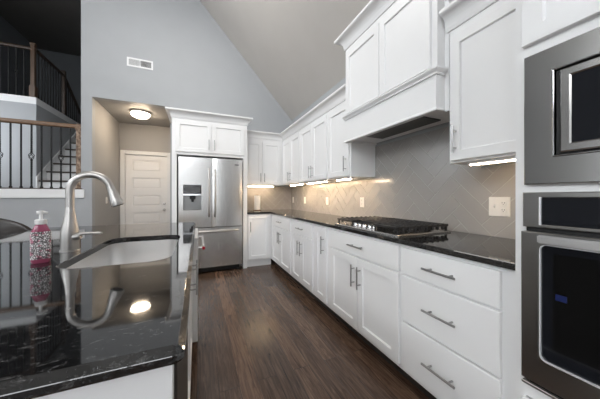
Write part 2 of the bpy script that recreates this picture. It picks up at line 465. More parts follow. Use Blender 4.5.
# ------------------------------------------------------------------ base cabinets along the right wall
def carcass(name, label, cat, box, loc=None):
    x0, x1, y0, y1, z0, z1 = box
    t_ = thing(name, label, cat, loc or ((x0+x1)/2, (y0+y1)/2, 0))
    MB().box(x0, x1, y0, y1, z0, z1, .0015).build('body', 'cab', t_); return t_
XF = 1.16; FR = F_right(XF)
def base(y0, y1, label, cat='cabinet'):
    g = .0008
    t_ = carcass('base_cabinet', label, cat, (XF, XW-.002, y0+g, y1-g, .098, .874))
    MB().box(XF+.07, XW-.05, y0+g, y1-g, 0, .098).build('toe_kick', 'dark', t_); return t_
c = base(.523, 1.112, 'white base cabinet of three stacked drawers beside the oven tower')
for v0, v1 in ((.700, .856), (.418, .688), (.126, .406)): drawer(c, FR, .585, 1.098, v0, v1)
c = base(1.112, 1.985, 'white base cabinet with one wide drawer and two doors under the gas cooktop')
drawer(c, FR, 1.128, 1.955, .700, .856)
door(c, FR, 1.128, 1.5375, .126, .688, 1.503, .545); door(c, FR, 1.5445, 1.955, .126, .688, 1.578, .545)
c = base(1.985, 2.325, 'narrow white base cabinet with a single tall door left of the cooktop cabinet')
door(c, FR, 2.035, 2.280, .126, .856, 2.078, .69)
c = base(2.325, 2.985, 'white base cabinet with a drawer over two doors beyond the narrow cabinet')
drawer(c, FR, 2.345, 2.955, .700, .856); door(c, FR, 2.345, 2.647, .126, .688, 2.613, .545); door(c, FR, 2.653, 2.955, .126, .688, 2.688, .545)
c = base(2.985, 3.975, 'white base cabinet with a drawer over two doors nearest the back corner')
drawer(c, FR, 3.02, 3.86, .700, .856); door(c, FR, 3.02, 3.437, .126, .688, 3.402, .545); door(c, FR, 3.443, 3.86, .126, .688, 3.478, .545)
# back run
YF = 3.97; FB = F_back(YF)
c = carcass('base_cabinet', 'white base cabinet with a single door right of the refrigerator', 'cabinet', (.742, 1.158, YF, YW-.002, .098, .874))
MB().box(.742, 1.158, YF+.02, YW-.05, 0, .098).build('toe_kick', 'trimwhite', c)
d = door(c, FB, .760, 1.118, .126, .856, .795, .665)

# countertop along the right and back
def slab_top(name, poly, holes, z0, z1, m, parent=None, loc=None, ch=.013):
    mb = MB(); bm = mb.bm
    lv = [(.006, z0), (.002, z0+.002), (0, z0+.006)]+[(0, z1-ch*1.04), (ch*.06, z1-ch*.94), (ch*.885, z1-ch*.09), (ch, z1)]
    R = [[bm.verts.new((x, y, z)) for x, y in offset(poly, dd)] for dd, z in lv]
    n = len(poly)
    for a, b in zip(R, R[1:]):
        for i in range(n): j = (i+1) % n; bm.faces.new((a[i], a[j], b[j], b[i]))
    top, bot = list(R[-1]), list(R[0]); H0 = []; H1 = []
    for h in holes:
        hv = [[bm.verts.new((x, y, z)) for x, y in offset(h, dd)] for dd, z in ((0, z0), (0, z1-.003), (-.003, z1))]
        k = len(h)
        for a, b in zip(hv, hv[1:]):
            for i in range(k): j = (i+1) % k; bm.faces.new((a[i], b[i], b[j], a[j]))
        H0.append(hv[0]); H1.append(hv[-1])
    for outer, hs in ((top, H1), (bot, H0)):
        if not hs: bm.faces.new(outer); continue
        es = []
        for loop in [outer]+hs:
            for i in range(len(loop)):
                e = bm.edges.get((loop[i], loop[(i+1) % len(loop)]))
                if e is None: e = bm.edges.new((loop[i], loop[(i+1) % len(loop)]))
                es.append(e)
        bmesh.ops.triangle_fill(bm, use_beauty=True, edges=es)
    return mb.build(name, m, parent, loc=loc)
ZC = .906
ct = slab_top('countertop', [(1.13, .524), (XW-.009, .524), (XW-.009, YW-.009), (.744, YW-.009), (.744, 3.935), (1.13, 3.935)], [], .876, ZC, 'granite', loc=(1.45, 2.5, .876), ch=.0035)
tag(ct, 'polished black granite countertop running along the right wall and corner', 'countertop')

# ------------------------------------------------------------------ upper cabinets
UX = 1.46; FU = F_right(UX)
def upper(y0, y1, label, z0=1.372, z1=2.20):
    g = .0008
    t_ = thing('upper_cabinet', label, 'cabinet', (1.62, (y0+y1)/2, z0))
    MB().box(UX, XW-.002, y0+g, y1-g, z0, z1, .0015).build('body', 'cab', t_); return t_
c = upper(2.075, 2.545, 'white wall cabinet with a single door just left of the range hood')
door(c, FU, 2.095, 2.520, 1.385, 2.15, 2.140, 1.51, .16)
c = upper(2.545, 3.385, 'white wall cabinet with two doors, second one left of the hood')
door(c, FU, 2.562, 2.962, 1.385, 2.15, 2.925, 1.50, .16); door(c, FU, 2.968, 3.368, 1.385, 2.15, 3.005, 1.50, .16)
c = upper(3.385, 4.255, 'white wall cabinet with two doors running into the back corner')
door(c, FU, 3.402, 3.805, 1.385, 2.15, 3.77, 1.50, .16); door(c, FU, 3.811, 4.20, 1.385, 2.15, 3.846, 1.50, .16)
UY = 4.255
c = thing('upper_cabinet', 'white wall cabinet with two doors on the back wall beside the refrigerator', 'cabinet', (1.1, 4.44, 1.372))
MB().box(.742, UX-.001, UY+.001, YW-.002, 1.372, 2.20, .0015).build('body', 'cab', c)
FUB = F_back(UY)
door(c, FUB, .760, 1.066, 1.385, 2.15, 1.035, 1.50, .16); door(c, FUB, 1.072, 1.41, 1.385, 2.15, 1.104, 1.50, .16)
c = upper(.524, 1.022, 'white wall cabinet with a single door between hood and oven tower')
door(c, FU, .555, 1.005, 1.385, 2.15, .968, 1.51, .16)
struct('trim_3', sweep(MB(), crown_prof(2.20, 2.32, .075), [(UX, 2.077), (UX, UY), (.742, UY)], 1), 'cab')
struct('trim_4', sweep(MB(), crown_prof(2.20, 2.32, .075), [(UX, .522), (UX, 1.036)], 1), 'cab')

# under-cabinet light bars
def light_bar(y0, y1, label, x=1.505, back=False, m='strip'):
    ctr = (x, (y0+y1)/2, 1.36) if not back else ((y0+y1)/2, x, 1.36)
    t_ = thing('under_cabinet_light', label, 'light', ctr, 'light bars under the wall cabinets')
    if back: b1 = (y0, y1, x-.016, x+.016); b2 = (y0+.008, y1-.008, x-.007, x+.007)
    else: b1 = (x-.018, x+.018, y0, y1); b2 = (x-.011, x+.011, y0+.008, y1-.008)
    MB().box(*b1, 1.356, 1.3715, .002).build('housing', 'plasticwhite', t_)
    MB().box(*b2, 1.350, 1.3565, .002).build('diffuser', m, t_)
light_bar(.60, .93, 'lit light bar under the wall cabinet next to the oven tower', 1.505, False, 'strip_dim')
light_bar(2.14, 2.42, 'lit light bar under the single wall cabinet left of hood')
light_bar(2.66, 3.22, 'lit light bar under the middle two door wall cabinet')
light_bar(3.42, 3.95, 'lit light bar under the wall cabinet by the corner')
light_bar(.85, 1.35, 'lit light bar under the wall cabinet beside the refrigerator', 4.46, True, 'strip_back')

# ------------------------------------------------------------------ range hood
HX = 1.39; HY0, HY1 = 1.052, 2.073; FH = F_right(HX)
h = thing('range_hood', 'white boxed range hood with two cabinet doors above the cooktop', 'range hood', (1.58, 1.555, 1.71))
hb = MB(); hb.box(HX, XW-.002, HY0, HY1, 1.96, 2.66, .0015)
# lower box: thin walls, open underside with a recessed deck
hb.box(HX-.012, HX+.02, HY0-.0, HY1, 1.722, 1.96, .001)
hb.box(HX+.02, XW-.009, HY0, HY0+.02, 1.722, 1.96); hb.box(HX+.02, XW-.009, HY1-.02, HY1, 1.722, 1.96)
hb.box(HX+.02, XW-.009, HY0+.02, HY1-.02, 1.738, 1.96)
hb.box(UX, XW-.009, 1.0235, HY0, 1.708, 2.66); hb.build('body', 'cab', h)
lm = MB()
pr = [(0, 1.934), (.012, 1.934), (.014, 1.944), (.026, 1.955), (.032, 1.961), (.032, 1.972), (.020, 1.978), (0, 1.978)]
sweep(lm, pr, [(UX-.02, HY0), (HX-.012, HY0), (HX-.012, HY1)], 1)
lm.build('ledge_molding', 'cab', h)
lp = MB()
sweep(lp, [(0, 1.708), (.010, 1.708), (.012, 1.716), (.006, 1.726), (0, 1.730)], [(UX-.02, HY0), (HX-.012, HY0), (HX-.012, HY1)], 1)
lp.box(HX-.012, HX+.02, HY0, HY1, 1.708, 1.722); lp.build('bottom_trim', 'cab', h)
for u0, u1 in ((1.092, 1.558), (1.565, 2.04)): door(h, FH, u0, u1, 1.992, 2.60, None, None)
vt = MB(); vt.box(1.43, 1.66, 1.23, 1.84, 1.728, 1.7375); vt.build('vent_insert', 'hoodinside', h)
cr = MB(); sweep(cr, crown_prof(2.655, 2.775, .085), [(XW-.002, HY0), (HX, HY0), (HX, HY1), (XW-.002, HY1)], 1)
cr.build('crown', 'cab', h)

# ------------------------------------------------------------------ oven tower
TX = 1.12; FT = F_right(TX)
TY0, TY1 = -.28, .522
t = thing('oven_tower', 'tall white cabinet holding the microwave and wall oven', 'cabinet', (1.45, .12, 0))
tb = MB()
tb.box(TX, TX+.02, .489, TY1, .0, 2.45); tb.box(TX, TX+.02, TY0, TY0+.02, .0, 2.45)        # face stiles
tb.box(TX, TX+.02, TY0+.02, .489, 1.665, 1.735); tb.box(TX, TX+.02, TY0+.02, .489, 1.178, 1.215); tb.box(TX, TX+.02, TY0+.02, .489, .43, .488)
tb.box(TX, TX+.02, TY0+.02, .489, 2.40, 2.45); tb.box(TX, TX+.02, TY0+.02, .489, 0, .12)
tb.box(TX+.02, XW-.002, TY1-.018, TY1, 0, 2.45); tb.box(TX+.02, XW-.002, TY0, TY0+.018, 0, 2.45); tb.box(XW-.02, XW-.002, TY0+.018, TY1-.018, 0, 2.45)
tb.box(TX+.02, XW-.02, TY0+.018, TY1-.018, 1.675, 1.695); tb.box(TX+.02, XW-.02, TY0+.018, TY1-.018, 1.185, 1.205)
tb.box(TX+.02, XW-.02, TY0+.018, TY1-.018, .45, .47); tb.box(TX+.02, XW-.02, TY0+.018, TY1-.018, 2.43, 2.45)
tb.build('body', 'cab', t)
shaker(FT,   .122, .495, 1.716, 2.40).build('door', 'cab', t)
shaker(FT, -.26, .116, 1.716, 2.40).build('door', 'cab', t)
dd = slab(FT, -.26, .495, .13, .425).build('drawer', 'cab', t); pull(FT, .118, .36, .2, False, 'handle', dd)
struct('trim_5', sweep(MB(), crown_prof(2.45, 2.57, .075), [(TX, TY0), (TX, TY1), (XW-.002, TY1)], 1), 'cab')

# microwave: wide steel trim frame, black gap, door with dark window
MX = 1.118
def FM(u, v, n): return (MX-n, u, v)
mw = thing('microwave', 'built-in stainless microwave with wide trim frame above the oven', 'microwave', (1.3, .12, 1.2))
fm = MB()
o_ = [(-.255, 1.208), (.498, 1.208), (.498, 1.690), (-.255, 1.690)]
y0, y1, z0, z1 = -.17, .408, 1.300, 1.590
def frame_ring(mb, FRm, A, B, n0, n1, bev=.003):
    """flat ring between outer rect A and inner rect B (u0,u1,v0,v1), thickness n0..n1"""
    def rc(r, d_, n): return [FRm(r[0]+d_, r[2]+d_, n), FRm(r[1]-d_, r[2]+d_, n), FRm(r[1]-d_, r[3]-d_, n), FRm(r[0]+d_, r[3]-d_, n)]
    mb.loft([rc(B, 0, n0), rc(A, 0, n0), rc(A, 0, n1-bev), rc(A, bev, n1), rc(B, -bev, n1), rc(B, 0, n1-bev), rc(B, 0, n0)], False, False)
frame_ring(fm, FM, (-.255, .4865, 1.208, 1.670), (y0, y1, z0, z1), 0, .022)
fm.build('trim_frame', 'steelh', mw)
rm = MB(); frame_ring(rm, FM, (y0, y1, z0, z1), (y0+.003, y1-.003, z0+.003, z1-.003), .012, .026, .002); rm.build('inner_rim', 'chrome', mw)
MB().box(1.14, 1.55, -.165, .404, 1.218, 1.62).build('body', 'gap', mw)
bm_ = MB(); bm_.box(1.105, 1.14, -.165, .402, 1.306, 1.584); bm_.build('gap_panel', 'gap', mw)
md = MB(); frame_ring(md, FM, (-.15, .389, 1.310, 1.580), (.0, .363, 1.337, 1.552), .013, .030, .004); dr = md.build('door', 'steelh', mw)
MB().box(1.094, 1.104, .0, .363, 1.337, 1.552).build('window', 'blackglass', dr)

# oven
ov = thing('wall_oven', 'built-in stainless wall oven with dark glass door below the microwave', 'oven', (1.3, .12, .49))
def FO(u, v, n): return (1.118-n, u, v)
cp = MB(); frame_ring(cp, FO, (-.255, .490, 1.056, 1.180), (-.20, .438, 1.068, 1.161), 0, .022); cp.build('control_panel', 'darksteel', ov)
MB().box(1.098, 1.114, -.20, .438, 1.068, 1.161).build('control_display', 'blackglass', ov)
MB().box(1.092, 1.116, .4375, .4425, 1.066, 1.163).build('display_edge', 'alu', ov)
MB().box(1.142, 1.6, -.25, .486, .50, 1.17).build('body', 'gap', ov)
MB().box(1.112, 1.142, -.25, .485, 1.036, 1.057).build('vent_gap', 'gap', ov)
od = MB(); 
pts_in = rrect(-.19, .436, .604, 1.000, .018, 5)
pts_out = rrect(-.255, .490, .512, 1.040, .003, 5)
od.loft([[FO(u, v, 0) for u, v in pts_in], [FO(u, v, 0) for u, v in pts_out], [FO(u, v, .030) for u, v in pts_out], [FO(u, v, .034) for u, v in offset(pts_out, .003)],
         [FO(u, v, .034) for u, v in pts_in], [FO(u, v, 0) for u, v in pts_in]], False, False)
odo = od.build('door', 'darksteel', ov)
er = MB(); a_, b_ = offset(pts_in, -.0018), offset(pts_in, .0014)
er.loft([[FO(u, v, .030) for u, v in a_], [FO(u, v, .0365) for u, v in a_], [FO(u, v, .0365) for u, v in b_], [FO(u, v, .020) for u, v in b_]], False, False)
er.build('door_edge_strip', 'alu', odo)
gl = MB(); gl.loft([[FO(u, v, .012) for u, v in pts_in], [FO(u, v, .028) for u, v in pts_in]]); gl.build('glass', 'blackglass', odo)
M['ovenwin'] = mat('oven window', (.006, .006, .006), .12, 0, 1.4)
MB().box(1.0892, 1.0905, -.12, .406, .652, .975).build('window', 'ovenwin', odo)
MB().box(1.0882, 1.0893, .372, .399, .822, .842).build('patch', 'bluepatch', odo)  # flat dark blue rectangle on the oven window
hd = MB(); hd.box(1.060, 1.072, -.20, .436, 1.006, 1.034, .004, 2)
hd.box(1.068, 1.086, .39, .425, 1.012, 1.028); hd.box(1.068, 1.086, -.195, -.16, 1.012, 1.028); hd.build('handle', 'handlesteel', odo)
tr = MB(); tr.box(1.088, 1.118, -.255, .490, .490, .500, .002); tr.build('bottom_trim', 'darksteel', ov)
MB().box(1.100, 1.142, -.25, .47, .500, .512).build('lower_vent', 'gap', ov)

# ------------------------------------------------------------------ gas cooktop
ck = thing('gas_cooktop', 'stainless gas cooktop with black iron grates on the granite counter', 'cooktop', (1.43, 1.545, ZC))
cy0, cy1, cx0, cx1 = 1.165, 1.925, 1.165, 1.695
pl = MB(); P0 = rrect(cx0, cx1, cy0, cy1, .02, 4)
pl.loft([[(x, y, ZC) for x, y in P0], [(x, y, ZC+.006) for x, y in P0], [(x, y, ZC+.012) for x, y in offset(P0, .004)], [(x, y, ZC+.012) for x, y in offset(P0, .016)], [(x, y, ZC+.009) for x, y in offset(P0, .022)]])
pl.build('tray', 'steelh', ck)
for bx, by, br_ in ((1.35, 1.31, .038), (1.58, 1.31, .045), (1.48, 1.545, .055), (1.35, 1.78, .045), (1.58, 1.78, .038)):
    b = MB(); b.lathe([(br_+.012, .009), (br_+.012, .016), (br_, .018), (br_, .028), (br_*.86, .030), (br_*.86, .037), (br_*.5, .040), (0, .040)], (bx, by, ZC), 20)
    b.build('burner', 'castiron', ck, True)
def grate(y0, y1, x0, x1):
    g = MB(); zt = ZC+.060; w = .007
    for y in (y0+w, y1-w): g.box(x0, x1, y-w, y+w, zt-.016, zt, .002)
    for x in (x0+w, x1-w): g.box(x-w, x+w, y0, y1, zt-.016, zt, .002)
    n = 9
    for k in range(1, n):                                   # fingers across, with raised tips
        x = x0+(x1-x0)*k/n
        g.box(x-.0045, x+.0045, y0+.006, y1-.006, zt-.013, zt+.003, .002)
        for yy in (y0+w, y1-w): g.box(x-.0085, x+.0085, yy-.011, yy+.011, ZC+.022, zt+.006, .004)
    g.box(x0+.01, x1-.01, (y0+y1)/2-.005, (y0+y1)/2+.005, zt-.014, zt-.001, .002)
    for x in (x0+.012, x1-.012, (x0+x1)/2):
        for y in (y0+.012, y1-.012): g.box(x-.007, x+.007, y-.007, y+.007, ZC+.008, zt-.010, .002)
    return g.build('grate', 'castiron', ck)
grate(1.178, 1.418, 1.19, 1.672); grate(1.424, 1.666, 1.265, 1.672); grate(1.672, 1.912, 1.19, 1.672)
for y in (1.425, 1.48, 1.545, 1.605, 1.66):
    k = MB(); k.lathe([(.024, .008), (.024, .014), (.019, .017), (.0185, .034), (.016, .037), (0, .037)], (1.215, y, ZC), 18)
    k.box(1.199, 1.231, y-.004, y+.004, ZC+.035, ZC+.043, .002); k.build('knob', 'chrome', ck, True)

# ------------------------------------------------------------------ outlets and switches
def outlet(fr, u, v, label, kind='outlet', group=None, w=.071, hh=.116):
    p0 = fr(u, v, 0)
    t_ = thing('electrical_outlet' if kind == 'outlet' else 'light_switch', label, kind, p0, group)
    pl_ = MB(); rings(pl_, fr, [(u-w/2, u+w/2, v-hh/2, v+hh/2, 0), (u-w/2, u+w/2, v-hh/2, v+hh/2, .003), (u-w/2+.003, u+w/2-.003, v-hh/2+.003, v+hh/2-.003, .006)])
    pl_.build('cover_plate', 'plate', t_); return t_
def receptacle(fr, u, v, t_):
    for dv in (.022, -.022):
        r = MB(); pts = rrect(u-.017, u+.017, v+dv-.014, v+dv+.014, .008, 4)
        r.loft([[fr(a, b, .006) for a, b in pts], [fr(a, b, .0085) for a, b in offset(pts, .001)]]); ro = r.build('receptacle', 'plate', t_)
        s_ = MB()
        for du in (-.0065, .0065): rings(s_, fr, [(u+du-.0012, u+du+.0012, v+dv-.001, v+dv+.008, .0083), (u+du-.0012, u+du+.0012, v+dv-.001, v+dv+.008, .009)])
        rings(s_, fr, [(u-.002, u+.002, v+dv-.009, v+dv-.005, .0083), (u-.002, u+.002, v+dv-.009, v+dv-.005, .009)])
        s_.build('slots', 'gap', ro)
FS = F_right(XW-.0078)
for u, l in ((2.30, 'white outlet plate on the tile nearest the left end of the cooktop'), (3.12, 'white outlet plate on the tile under the middle wall cabinet'),
             (3.93, 'white outlet plate on the tile, second from the back corner'), (4.50, 'white outlet plate on the tile right at the back corner')):
    o = outlet(FS, u, 1.098, l, group='single outlets on the right backsplash'); receptacle(FS, u, 1.098, o)
o = outlet(FS, .91, 1.10, 'double cover plate with a switch and outlet between cooktop and oven tower', w=.118, hh=.125)
receptacle(FS, .885, 1.10, o)
tg = MB(); rings(tg, FS, [(.930, .938, 1.09, 1.112, .006), (.932, .936, 1.104, 1.114, .018)]); tg.build('toggle', 'plate', o)
FHL = F_island(-1.485)
o = outlet(FHL, 5.25, 1.10, 'white light switch plate on the left hall wall beside the door', 'switch')
tg = MB(); rings(tg, FHL, [(5.246, 5.254, 1.09, 1.112, .006), (5.248, 5.252, 1.104, 1.114, .018)]); tg.build('toggle', 'plate', o)

# ------------------------------------------------------------------ paper towel roll
pt = thing('paper_towel', 'white paper towel roll upright on a holder in the back corner', 'paper towel', (1.015, 4.40, ZC))
MB().lathe([(.072, 0), (.075, .003), (.074, .010), (.02, .014), (0, .014)], (1.015, 4.40, ZC), 24).build('base', 'rail', pt, True)
MB().lathe([(.006, .012), (.006, .285), (.012, .288), (.012, .296), (0, .299)], (1.015, 4.40, ZC), 12).build('post', 'rail', pt, True)
MB().lathe([(.019, .016), (.056, .016), (.057, .02), (.057, .274), (.056, .277), (.019, .277), (.019, .016)], (1.015, 4.40, ZC), 28).build('roll', 'paper', pt, True)

# ------------------------------------------------------------------ refrigerator and its enclosure
en = thing('refrigerator_cabinet', 'tall white surround with two doors over the refrigerator', 'cabinet', (.2, 4.27, 0))
eb = MB(); eb.box(-.345, -.281, 3.93, YW-.002, 0, 2.36); eb.box(.678, .7395, 3.93, YW-.002, 0, 2.36); eb.box(-.281, .678, 3.93, YW-.002, 1.785, 2.36); eb.build('body', 'cab', en)
FE = F_back(3.93)
door(en, FE, -.298, .193, 1.825, 2.285, .158, 1.945, .16); door(en, FE, .199, .69, 1.825, 2.285, .234, 1.945, .16)
struct('trim_6', sweep(MB(), crown_prof(2.315, 2.43, .08), [(-.345, YW-.002), (-.345, 3.93), (.7395, 3.93), (.7395, 4.24)], -1), 'cab')
fg = thing('refrigerator', 'stainless french door refrigerator with water dispenser', 'refrigerator', (.2, 4.2, 0))
MB().box(-.25, .65, 3.955, 4.58, .03, 1.73, .004).build('body', 'darksteel', fg)
YD = 3.88
def fdoor(name, x0, x1, z0, z1, cut=None):
    # gently bowed steel door; cut = dispenser opening
    mb = MB()
    if not cut:
        n = 12; xs = [x0+(x1-x0)*k/n for k in range(n+1)]
        ring = lambda z: [(x, YD-.010*math.sin(PI*k/n)**.6*1.0 if 0 < k < n else YD+.004, z) for k, x in enumerate(xs)]+[(x1, YD+.068, z), (x0, YD+.068, z)]
        mb.loft([ring(z0), ring(z1)])
    else:
        a, b, c_, d_ = cut
        for (p, q, r, s) in ((x0, a, z0, z1), (b, x1, z0, z1), (a, b, z0, c_), (a, b, d_, z1)): mb.box(p, q, YD-.006, YD+.068, r, s)
        mb.box(a, b, YD+.05, YD+.068, c_, d_)
    return mb.build(name, 'steel', fg, True)
DC = (-.196, .053, .962, 1.338)
ld = fdoor('door', -.255, .1965, .705, 1.745, DC)
rd = fdoor('door', .2035, .655, .705, 1.745)
fz = fdoor('freezer_drawer', -.255, .655, .095, .693)
MB().box(-.22, .62, 3.935, 3.97, .012, .09, .004).build('toe_grille', 'gap', fg)
for x in (-.2, .6): MB().box(x-.02, x+.02, 3.92, 4.0, 0, .03).build('foot', 'gap', fg)
MB().box(-.192, .049, YD-.012, YD+.03, 1.205, 1.334, .004).build('dispenser_display', 'display', ld)
MB().box(-.196, .053, YD-.013, YD+.03, 1.178, 1.205, .003).build('dispenser_shelf', 'chrome', ld)
M['cavity'] = steel('dispenser cavity', (.28, .28, .28), .35)
cv = MB(); cv.box(-.192, .049, YD+.040, YD+.050, .966, 1.178); cv.box(-.192, -.182, YD, YD+.04, .966, 1.178); cv.box(.039, .049, YD, YD+.04, .966, 1.178); cv.build('dispenser_recess', 'cavity', ld)
nz = MB(); nz.box(-.11, -.03, YD+.002, YD+.038, 1.125, 1.178, .004); nz.lathe([(.016, 0), (.022, .05)], (-.07, YD+.02, 1.085), 12); nz.build('dispenser_nozzle', 'gap', ld)
MB().box(-.175, .032, YD-.004, YD+.04, .966, .978, .002).build('drip_tray', 'cavity', ld)
def bow(p0, p1, out, n=12):
    p0, p1 = Vector(p0), Vector(p1); r = []
    for k in range(n+1):
        t_ = k/n; p = p0.lerp(p1, t_); p.y -= out*min(1, math.sin(PI*t_)**.45 if 0 < t_ < 1 else 0); r.append(p)
    return r
for dd_, x in ((ld, .158), (rd, .243)):
    MB().tube(bow((x, YD, .855), (x, YD, 1.585), .055), .0125, 10).build('handle', 'nickel', dd_, True)
MB().tube(bow((-.19, YD, .640), (.59, YD, .640), .055), .0135, 10).build('handle', 'nickel', fz, True)
bdg = MB(); 
for k in range(6): bdg.box(.535+k*.011, .543+k*.011, YD-.0135, YD-.004, 1.655, 1.668)
bdg.build('badge', 'gap', rd)

# ------------------------------------------------------------------ island
IX0, IX1, IY0, IY1 = -1.192, -.02, .46, 2.69
SK = rrect(-.487, -.106, 1.115, 1.835, .09, 8)
it = slab_top('island_countertop', rrect(IX0, IX1, IY0, IY1, [.02, .02, .02, .02], 4), [SK], .876, ZC, 'granite', loc=(-.6, 1.57, .876))
tag(it, 'polished black granite island top with a sink cut into it', 'countertop')
FI = F_island(-.036)
def isl(y0, y1, label, solid=True):
    t_ = thing('island_cabinet', label, 'cabinet', (-.45, (y0+y1)/2, 0))
    b = MB(); g = .0008
    if solid: b.box(-.85, -.056, y0+g, y1-g, .098, .8755, .001)
    else:
        b.box(-.85, -.056, y0+g, y1-g, .098, .12); b.box(-.85, -.056, y0+g, y0+.02, .12, .8755); b.box(-.85, -.056, y1-.02, y1-g, .12, .8755)
        b.box(-.85, -.83, y0+.02, y1-.02, .12, .8755); b.box(-.075, -.056, y0+.02, y1-.02, .12, .8755)
    b.build('body', 'cab', t_)
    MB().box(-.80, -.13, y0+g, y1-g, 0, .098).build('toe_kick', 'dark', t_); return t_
c = isl(.50, 1.05, 'white end cabinet of the island beneath the near granite edge')
MB().box(-.87, -.04, .480, .4995, 0, .8755, .002).build('end_panel', 'cab', c)
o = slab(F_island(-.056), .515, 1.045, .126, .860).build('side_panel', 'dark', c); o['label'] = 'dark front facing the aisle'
FI2 = F_island(-.056)
c = isl(1.05, 1.88, 'white island sink cabinet with bar pulls facing the aisle', False)
door(c, FI2, 1.055, 1.462, .126, .86, 1.425, .715, .17); door(c, FI2, 1.468, 1.875, .126, .86, 1.505, .715, .17)
c = isl(2.49, 2.67, 'white filler cabinet at the far end of the island')
slab(FI2, 2.495, 2.665, .126, .86).build('panel', 'cab', c)
dw = thing('dishwasher', 'stainless dishwasher in the island with red medallion on its handle', 'dishwasher', (-.4, 2.185, 0))
MB().box(-.65, -.055, 1.884, 2.486, .10, .868, .002).build('body', 'darksteel', dw)
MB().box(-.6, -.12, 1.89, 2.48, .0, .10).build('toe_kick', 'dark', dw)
ddo = MB(); ddo.box(-.054, -.001, 1.888, 2.482, .115, .866, .003); ddo = ddo.build('door', 'trimwhite', dw)
MB().box(-.001, .004, 1.889, 2.481, .116, .865, .002).build('front_panel', 'steel', ddo)
hh = MB(); hh.tube([(.040, 1.91, .785), (.040, 2.46, .785)], .011, 10); hp = hh.build('handle', 'steel', ddo, True)
for y in (1.93, 2.44):
    MB().tube([(.003, y, .785), (.040, y, .785)], .010, 8).build('handle_mount', 'steel', hp, True)
MB().lathe([(.0, -.007), (.011, -.006), (.012, 0), (.012, .004)], (.040, 1.908, .785), 14, 'y').build('red_medallion', 'red', hp, True)

# sink bowl
sk = thing('kitchen_sink', 'undermount stainless sink basin in the island granite', 'sink', (-.3, 1.475, .66))
sb = MB(); S0 = offset(SK, -.006); S1 = offset(SK, -.022)
lv = [(S1, .8745), (S1, .872), (offset(SK, -.009), .871), (offset(SK, -.009), .66), (offset(SK, -.012), .655)]
inner = [([*offset(SK, -.006)], .8745), (offset(SK, -.004), .83), (offset(SK, .002), .72), (offset(SK, .012), .685), (offset(SK, .035), .667), (offset(SK, .06), .664)]
sb.loft([[(x, y, z) for x, y in r] for r, z in (lv[3], lv[2], lv[1], lv[0])]+[[(x, y, z) for x, y in r] for r, z in inner], True, True)
sb.build('basin', 'sinksteel', sk, True, sharp=50)
MB().lathe([(.045, 0), (.045, .003), (.036, .004), (.030, .001), (0, .001)], (-.36, 1.475, .665), 24).build('drain', 'chrome', sk, True)

# faucet
fx, fy = -.561, 1.485
fa = thing('kitchen_faucet', 'brushed nickel gooseneck faucet standing behind the island sink', 'faucet', (fx, fy, ZC))
fb = MB()
fb.lathe([(.0365, 0), (.0365, .006), (.034, .008), (.034, .05), (.0345, .075), (.033, .095), (.028, .125), (.0225, .155), (.0185, .185), (.0175, .20), (.0165, .204), (.0165, .21), (0, .21)], (fx, fy, ZC), 28)
fb.build('body', 'nickel', fa, True)
R_ = .079; cz = ZC+.288
dx, dy = .999, .02
path = [(fx, fy, ZC+.205), (fx, fy, ZC+.25), (fx, fy, ZC+.275)]+[(fx+(R_-R_*math.cos(a))*dx, fy+(R_-R_*math.cos(a))*dy, cz+R_*math.sin(a)) for a in [PI*.92*k/20 for k in range(21)]]
MB().tube(path, .0165, 16).build('gooseneck', 'nickel', fa, True)
e1 = Vector(path[-1]); td = (Vector(path[-1])-Vector(path[-2])).normalized()
hp = [(0, .0168), (.006, .0178), (.008, .0178), (.03, .0200), (.075, .0275), (.094, .0300), (.099, .0290)]
sp = MB().tube([e1+td*q for q, r in hp], [r for q, r in hp], 18).build('spray_head', 'nickel', fa, True)
MB().tube([e1+td*.097, e1+td*.101], [.024, .022], 16).build('spray_face', 'gap', sp, True)
MB().tube([(fx+.02, fy-.015, ZC+.066), (fx+.047, fy-.017, ZC+.070)], [.017, .014], 14).build('lever_hub', 'nickel', fa, True)
lv_ = MB(); L0 = Vector((fx+.045, fy-.022, ZC+.078))
lv_.tube([L0+Vector(p) for p in ((-.01, 0, 0), (.02, .0, .005), (.05, .002, .004), (.078, .004, .002), (.086, .004, .001))], [.009, .0065, .0055, .0065, .003], 10)
lv_.build('lever', 'nickel', fa, True)

# soap bottle
bx_, by_ = -.568, 1.27
so = thing('soap_bottle', 'pink hand soap bottle with ornate white label and pump by the faucet', 'soap bottle', (bx_, by_, ZC))
ang = math.radians(20)
def sring(w, d_, z, n=28, p=3.2):
    r = []
    for k in range(n):
        a = 2*PI*k/n; c_, s_ = math.cos(a), math.sin(a)
        x = w*math.copysign(abs(c_)**(2/p), c_); y = d_*math.copysign(abs(s_)**(2/p), s_)
        r.append((bx_+x*math.cos(ang)-y*math.sin(ang)*-1*0-y*math.sin(ang), by_+x*math.sin(ang)+y*math.cos(ang), ZC+z))
    return r
s1 = MB(); s1.loft([sring(w, d_, z) for w, d_, z in ((.025, .017, 0), (.0272, .0192, .003), (.028, .020, .014), (.0285, .020, .115), (.027, .0195, .123), (.0225, .018, .133), (.019, .016, .143), (.0145, .0145, .149), (.0145, .0145, .155))])
s1.build('bottle', 'pink', so, True)
s2 = MB(); s2.loft([sring(w, d_, z) for w, d_, z in ((.0286, .0206, .0155), (.0288, .0209, .017), (.0293, .0209, .116), (.028, .0205, .122))], False, False); s2.build('label', 'label', so, True)
s3 = MB(); s3.lathe([(.0165, .150), (.0175, .152), (.0175, .166), (.015, .169), (.0065, .170), (.0055, .172), (.0055, .192), (0, .192)], (bx_, by_, ZC), 20); s3.build('pump_collar', 'plasticwhite', so, True)
s4 = MB(); q = Vector((bx_, by_, ZC+.196)); dv_ = Vector((math.cos(ang), math.sin(ang)*1, 0))
